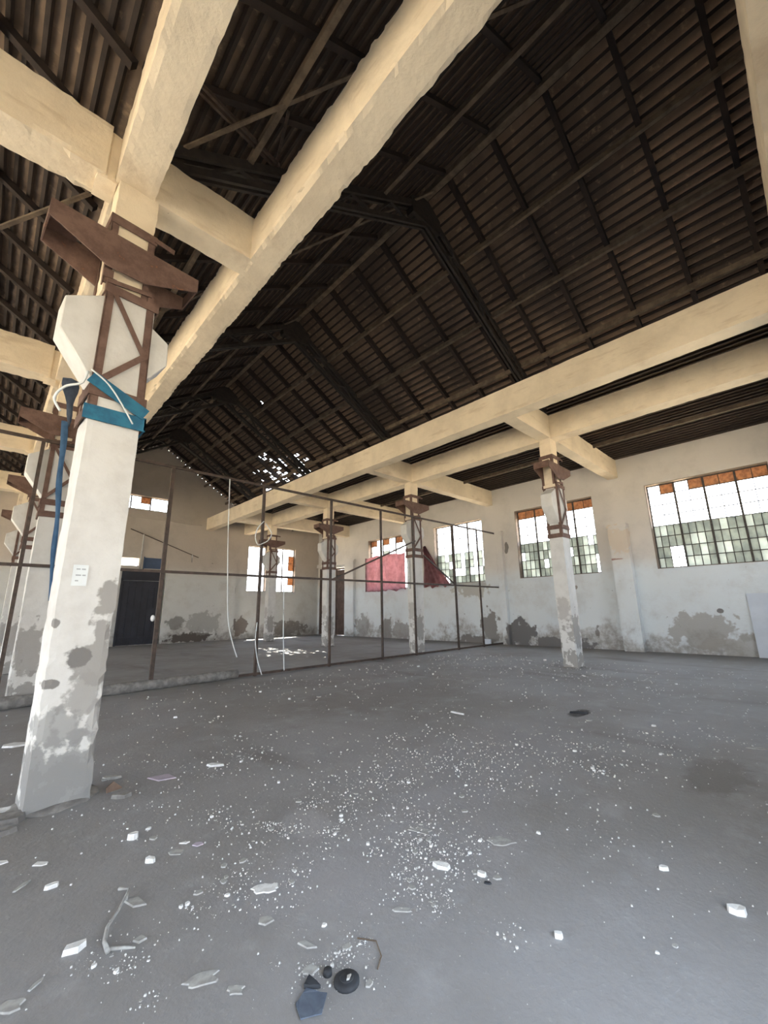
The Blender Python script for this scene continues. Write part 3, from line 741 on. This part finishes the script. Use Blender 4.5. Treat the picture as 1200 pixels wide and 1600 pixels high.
lines = obj('printed_text', b, 'ink', nt_)
b = bmesh.new(); pv = None
for i in range(25):
    u = i/24; x = .62 + .25*u + .01*math.sin(u*14); z = 5.42 - 3.6*u; w_ = .11-.05*u + .012*math.sin(u*20)
    q = [b.verts.new((x-w_/2, 10.08, z)), b.verts.new((x, 10.05, z)), b.verts.new((x+w_/2, 10.08, z))]
    if pv: b.faces.new((pv[0], pv[1], q[1], q[0])); b.faces.new((pv[1], pv[2], q[2], q[1]))
    pv = q
bmesh.ops.solidify(b, geom=b.faces[:], thickness=.006)
tag(obj('blue_strap', b, 'strap', None, True), 'long faded blue strap hanging down the second column of the left row', 'strap')
b = bmesh.new(); tube(b, [(11.25, 10.5, 2.3), (11.25, 10.5, 3.35)], .035); tag(obj('conduit_pipe', b, 'plaster'), 'short white conduit pipe fixed on the column in the line of the pipe frame', 'pipe')

# ------------------------------------------------------------------ debris on the floor
def slab_bm(w, l, h, seed, n=8, jag=.25):
    r = random.Random(seed); b = bmesh.new(); P = []
    for k in range(n):
        a = 2*math.pi*(k+r.uniform(-.3, .3))/n; q = 1-jag*r.random()
        c, s = math.cos(a), math.sin(a); e = max(abs(c), abs(s)); q /= (e if n <= 5 else (1+e)/2)
        P.append((w/2*c*q, l/2*s*q))
    prism(b, P, 'z', 0, h)
    for v in b.verts:
        if v.co.z > h/2: v.co.x *= .92; v.co.y *= .92; v.co.z += r.uniform(-.15, .15)*h
    return b
def debris(name, label, cat, p, q, wid, mat, h=.012, seed=0, n=8, jag=.25, tilt=0):
    if h <= .015: h *= .55
    """a piece whose long axis runs from p to q"""
    p, q = Vector(p), Vector(q); c = (p+q)/2; d = q-p; L = d.length
    o = obj(name, slab_bm(L, wid, h, seed, n, jag), mat); o.location = (c.x, c.y, .0 if not tilt else .01)
    o.rotation_euler = (tilt, 0, math.atan2(d.y, d.x)); tag(o, label, cat); return o
D = debris
D('plaster_slab', 'flat rectangular grey white tile shard on the floor at lower left, beside the crooked twig', 'debris', (.80, 2.98), (.90, 2.87), .085, 'plaster_grey', .015, 1, 4, .05)
D('plaster_slab', 'bright white chunky tile piece at the lower left of the floor', 'debris', (.51, 2.78), (.60, 2.74), .06, 'plaster', .025, 2, 5, .15)
D('plaster_slab', 'largest pale white plaster flake in the lower middle of the floor', 'debris', (1.34, 2.58), (1.49, 2.47), .095, 'plaster', .009, 3, 15, .35)
D('plaster_lump', 'round bright white plaster lump below the foreground column', 'debris', (.98, 3.72), (1.03, 3.67), .05, 'plaster', .035, 4, 8, .1)
D('plaster_lump', 'small bright white pebble of plaster to the right below the foreground column', 'debris', (.99, 3.32), (1.04, 3.27), .04, 'plaster', .025, 5, 8, .1)
D('plaster_lump', 'pale elongated double lump of plaster near the left edge of the floor', 'debris', (.48, 3.43), (.57, 3.42), .035, 'plaster', .02, 6, 9, .3)
D('plaster_sliver', 'long thin grey sliver of plaster near the left edge', 'debris', (.35, 3.52), (.45, 3.61), .03, 'plaster_grey', .012, 7, 6, .4)
D('plaster_flake', 'pointed white flake above the double lump at the left', 'debris', (.46, 3.82), (.55, 3.73), .05, 'plaster', .01, 8, 5, .3)
D('plaster_flake', 'white flake cut by the left edge of the picture, middle of the floor', 'debris', (.28, 4.0), (.36, 3.95), .05, 'plaster', .012, 9, 5, .2)
D('plaster_slab', 'square grey shard right of the bright chunky tile at lower left', 'debris', (.765, 2.63), (.82, 2.59), .05, 'plaster_grey', .015, 10, 4, .1)
D('plaster_sliver', 'grey blade shaped shard at the very lower left', 'debris', (.37, 2.62), (.44, 2.68), .03, 'plaster_grey', .01, 11, 5, .4)
D('plaster_patch', 'white crumbled plaster patch in the lower left corner', 'debris', (.27, 2.62), (.36, 2.56), .09, 'plaster_grey', .012, 12, 12, .45)
D('plaster_patch', 'large irregular grey plaster flake at the bottom, left of the dark cap', 'debris', (.83, 2.2), (1.01, 2.12), .1, 'plaster_grey', .009, 13, 17, .55)
D('plaster_patch', 'small torn grey plaster flake right of the large bottom flake', 'debris', (.98, 2.05), (1.04, 1.97), .06, 'plaster_grey', .009, 14, 13, .55)
D('plaster_slab', 'grey tile corner piece lying left above the dark cap', 'debris', (1.265, 1.90), (1.31, 1.84), .06, 'plaster_grey', .012, 15, 4, .1)
D('plaster_slab', 'grey square shard lying in the lower middle between white crumbs', 'debris', (1.26, 2.31), (1.33, 2.26), .07, 'plaster_grey', .012, 16, 5, .15)
D('plaster_slab', 'narrow grey shard above the dark cap', 'debris', (1.33, 2.05), (1.385, 1.95), .04, 'plaster_grey', .012, 17, 4, .1)
D('mauve_tile_shard', 'pale mauve broken tile on the floor right of the foreground column', 'tile shard', (1.38, 4.85), (1.62, 4.66), .18, 'mauve', .014, 18, 4, .08)
D('mauve_tile_shard', 'tiny mauve tile chip below the mauve broken tile', 'tile shard', (1.285, 3.31), (1.34, 3.25), .06, 'mauve', .01, 19, 5, .2)
D('plaster_slab', 'small white rectangular chip left of the tiny mauve chip', 'debris', (1.215, 3.385), (1.28, 3.35), .03, 'plaster', .012, 20, 4, .05)
D('plaster_patch', 'small grey round flake below the white rectangular chip', 'debris', (1.13, 3.33), (1.21, 3.25), .07, 'plaster_grey', .008, 21, 9, .2)
D('plaster_lump', 'ribbed white plaster lump in the middle of the floor debris', 'debris', (2.26, 1.99), (2.31, 1.88), .06, 'plaster', .02, 22, 6, .2)
D('plaster_lump', 'lone bright white stone at the lower right of the floor', 'debris', (3.03, .645), (3.08, .56), .055, 'plaster', .03, 23, 7, .2)
D('plaster_lump', 'white pebble next to the small dark pebble in the middle of the floor', 'debris', (2.375, 1.735), (2.405, 1.685), .035, 'plaster', .02, 24, 7, .1)
D('dark_pebble', 'small dark pebble beside a white one in the middle of the floor', 'pebble', (2.34, 1.665), (2.365, 1.625), .02, 'black', .015, 25, 7, .1)
D('plaster_patch', 'grey peeled flake right of the middle debris field', 'debris', (2.74, 1.93), (2.86, 1.73), .13, 'plaster_grey', .008, 26, 12, .4)
D('plaster_patch', 'crooked grey flake at the top left of the middle debris field', 'debris', (2.48, 2.41), (2.56, 2.22), .10, 'plaster_grey', .008, 27, 12, .5)
D('plaster_patch', 'grey flake at the lower left of the middle debris field', 'debris', (1.81, 1.89), (1.88, 1.80), .04, 'plaster_grey', .01, 28, 9, .3)
D('plaster_lump', 'white stone alone on the bare floor right of the middle debris', 'debris', (3.19, .99), (3.225, .945), .03, 'plaster', .02, 29, 7, .1)
D('plaster_lump', 'white stone low in the middle of the bare floor', 'debris', (2.235, 1.2), (2.26, 1.165), .03, 'plaster', .02, 30, 7, .1)
D('plaster_stick', 'thin white strip far out on the middle floor', 'debris', (5.47, 4.32), (5.47, 4.05), .05, 'plaster', .02, 31, 5, .1)
D('plaster_slab', 'white pointed flake on the floor between the mauve tile and the pipe frame', 'debris', (1.9, 4.77), (2.07, 4.63), .09, 'plaster', .02, 32, 6, .35)
D('plaster_slab', 'white flake on the floor at the right edge, mid height', 'debris', (6.36, .93), (6.48, .70), .1, 'plaster_grey', .012, 33, 6, .3)
D('charred_patch', 'dark charred scrap on the floor below the right free standing column', 'scrap', (6.62, 2.98), (6.8, 2.72), .09, 'black', .02, 34, 9, .5)
D('concrete_shard', 'flat grey concrete shard leaning at the right foot of the foreground column', 'debris', (1.02, 4.58), (1.2, 4.50), .09, 'mortar', .03, 35, 6, .25)
D('brown_tile_shard', 'brown broken tile standing against rubble right of the foreground column', 'tile shard', (1.02, 4.74), (1.18, 4.78), .16, 'brown', .015, 36, 5, .2, 1.1)
D('concrete_shard', 'small pale shard behind the brown tile', 'debris', (1.06, 5.15), (1.22, 5.05), .08, 'plaster_grey', .02, 37, 6, .3)
D('concrete_slab', 'broken grey concrete slab left of the foreground column foot', 'debris', (.14, 4.74), (.5, 4.62), .22, 'mortar', .05, 38, 9, .3)
D('concrete_slab', 'lower broken concrete slab sticking out at the left edge below the column', 'debris', (.1, 4.5), (.45, 4.44), .16, 'mortar', .035, 39, 9, .35)
D('concrete_slab', 'white plaster sheet piece on the slab at the left foot of the column', 'debris', (.2, 4.95), (.42, 4.86), .14, 'plaster', .03, 40, 6, .2)
D('concrete_slab', 'grey flake on the floor at the left edge beside the column foot', 'debris', (.18, 5.3), (.34, 5.2), .14, 'plaster_grey', .02, 41, 6, .3)
D('plaster_slab', 'white flake at the left edge below the second left column', 'debris', (.42, 7.3), (.62, 7.1), .2, 'plaster', .02, 42, 6, .3)
D('sun_patch_bar', 'white bar standing in for the sunlit patch on the floor before the bright end windows', 'bar', (10.6, 22.6), (12.2, 22.5), .35, 'plaster', .04, 43, 4, .05)  # pale slab painted as a patch of sunlight on the floor
# dark plastic cap with grit
cp = thing('plastic_disc', 'dark round plastic disc with a pale chip on it at the bottom of the floor', 'plastic disc', (1.365, 1.71, 0), rotz=.3)
b = bmesh.new(); tube(b, [(0, 0, 0), (0, 0, .012), (0, 0, .018)], [.055, .055, .045], 20); tube(b, [(0, 0, .018), (0, 0, .021)], [.03, .028], 16)
obj('cap_body', b, 'black', cp, True)
b = slab_bm(.035, .02, .006, 3, 4, .1); o = obj('stuck_chip', b, 'plaster_grey', cp); o.location = (.0, -.01, .021)
b = bmesh.new(); tube(b, [(.0, .0, 0), (0, 0, .02)], [.02, .018], 14); o = obj('small_cap', b, 'black', None, True); o.location = (1.33, 1.80, 0); tag(o, 'tiny dark ring cap beside the larger dark cap', 'cap')
def scrap(label, pts, mat, z=.006):
    b = bmesh.new(); prism(b, pts, 'z', .001, z); bmesh.ops.subdivide_edges(b, edges=b.edges[:], cuts=2)
    for v in b.verts: v.co.z += .006*noise.noise(v.co*60)+.004
    tag(obj('cloth_scrap', b, mat), label, 'scrap')
scrap('blue grey crumpled scrap at the very bottom of the picture', [(1.15, 1.77), (1.22, 1.80), (1.27, 1.72), (1.2, 1.66), (1.13, 1.70)], 'bluegrey')
scrap('dark folded scrap between the blue scrap and the grey tile corner', [(1.215, 1.81), (1.26, 1.84), (1.265, 1.76)], 'black', .015)
# crooked twig
cordp = [(.66, 2.62, .01), (.66, 2.70, .012), (.69, 2.80, .015), (.76, 2.90, .015), (.84, 3.05, .02), (.80, 3.10, .015)]
b = bmesh.new(); tube(b, cordp, [.012, .01, .009, .006, .006, .009], 6); tube(b, [(.66, 2.64, .01), (.72, 2.60, .008), (.76, 2.56, .008)], [.01, .008, .004], 6); tube(b, [(.83, 3.03, .015), (.81, 2.97, .01)], .006, 6)
tag(obj('twig', b, 'plaster_grey', None, True), 'pale crooked dusty twig on the floor at lower left', 'twig')
b = bmesh.new(); tube(b, [(1.55, 1.86, .006), (1.6, 1.78, .008), (1.56, 1.70, .006), (1.50, 1.66, .006)], .003, 6); tag(obj('wire_scrap', b, 'purlin', None, True), 'thin bent wire lying right above the dark cap', 'wire')
# leaves caught high on the beams
for i, (x, y, z) in enumerate([(.06, 3.7, 7.9), (2.0, 3.2, 8.3)]):
    pass

# chips: individual pieces
rc = random.Random(11)
CL = [((1.0, 2.5), .22, 1.2), ((1.25, 2.65), .2, 1), ((1.65, 2.83), .22, 1.2), ((2.31, 2.76), .3, 1), ((3.0, 2.9), .4, 1.2), ((3.8, 2.8), .5, 1.4), ((2.26, 1.95), .25, 2.4),
      ((2.4, 2.3), .35, 1.4), ((5.0, 3.0), .6, 1), ((4.7, 2.3), .4, .8), ((4.9, 1.8), .4, .9), ((1.35, 1.9), .12, 1), ((1.52, 1.85), .12, .5), ((3.4, 1.55), .5, .6), ((5.7, 1.2), .7, .7),
      ((2.2, 4.9), .4, .7), ((1.5, 4.2), .45, .8), ((10.5, 4.1), .6, .6), ((1.6, 3.5), .3, .8), ((3.4, 3.7), .5, .7)]
wt = [c[2] for c in CL]
CL2 = []; wt2 = []
for c in CL:
    for k in range(9): CL2.append(((c[0][0]+rc.gauss(0, c[1]), c[0][1]+rc.gauss(0, c[1])), c[1]*rc.uniform(.12, .55))); wt2.append(c[2]*rc.uniform(.2, 1.2))
def scatter(r):
    if r.random() < .72:
        c = r.choices(CL2, wt2)[0]; return c[0][0]+r.gauss(0, c[1]), c[0][1]+r.gauss(0, c[1])
    return r.uniform(.3, 13), r.uniform(.2, 9.5)
variants = []
for k in range(10):
    me_o = obj('plaster_chip', slab_bm(1, r_ := .55+.4*rc.random(), .45, 100+k, 6, .4), 'plaster'); variants.append(me_o.data); bpy.data.objects.remove(me_o)
gmesh = []
for k in range(3):
    me_o = obj('plaster_chip', slab_bm(1, .8, .3, 200+k, 7, .4), 'plaster_grey'); gmesh.append(me_o.data); bpy.data.objects.remove(me_o)
cnt = 0
while cnt < 280:
    x, y = scatter(rc); s = rc.choice((.008, .012, .016, .022, .032)) * (1 + .22*max(0, math.hypot(x, y)-2.5))
    if x < .3 or y < .3 or (.4 < x < 1 and 4.6 < y < 5.2) or math.hypot(x, y) < 1.2: continue
    g = rc.random() < .35
    o = bpy.data.objects.new('plaster_chip', rc.choice(gmesh if g else variants)); C.objects.link(o)
    s *= 1.6 if g else 1
    o.location = (x, y, 0); o.scale = (s, s, s*(.4 if g else .7)); o.rotation_euler = (0, 0, rc.uniform(0, 6.28)); cnt += 1
    tag(o, 'small pale chip of fallen plaster scattered on the grey floor', 'plaster chip', 'plaster chips strewn over the floor')
b = bmesh.new()
for k in range(6500):
    x, y = scatter(rc)
    if x < .2 or y < .2: continue
    s = (.0016 + .0055*rc.random()**3) * (1 + .25*max(0, math.hypot(x, y)-2)); a = rc.uniform(0, 6.28); h = s*rc.uniform(.5, 1.2)
    P = [(x+s*rc.uniform(.6, 1)*math.cos(a+q), y+s*rc.uniform(.6, 1)*math.sin(a+q)) for q in (0, 1.6, 3.1, 4.7)]
    lo = [b.verts.new((p[0], p[1], 0)) for p in P]; hi = [b.verts.new((x+(p[0]-x)*.7, y+(p[1]-y)*.7, h)) for p in P]
    for i in range(4): b.faces.new((lo[i], lo[(i+1) % 4], hi[(i+1) % 4], hi[i]))
    b.faces.new(hi)
tag(obj('plaster_crumbs', b, 'crumb'), 'fine pale plaster crumbs strewn over the whole concrete floor', 'crumbs', kind='stuff')
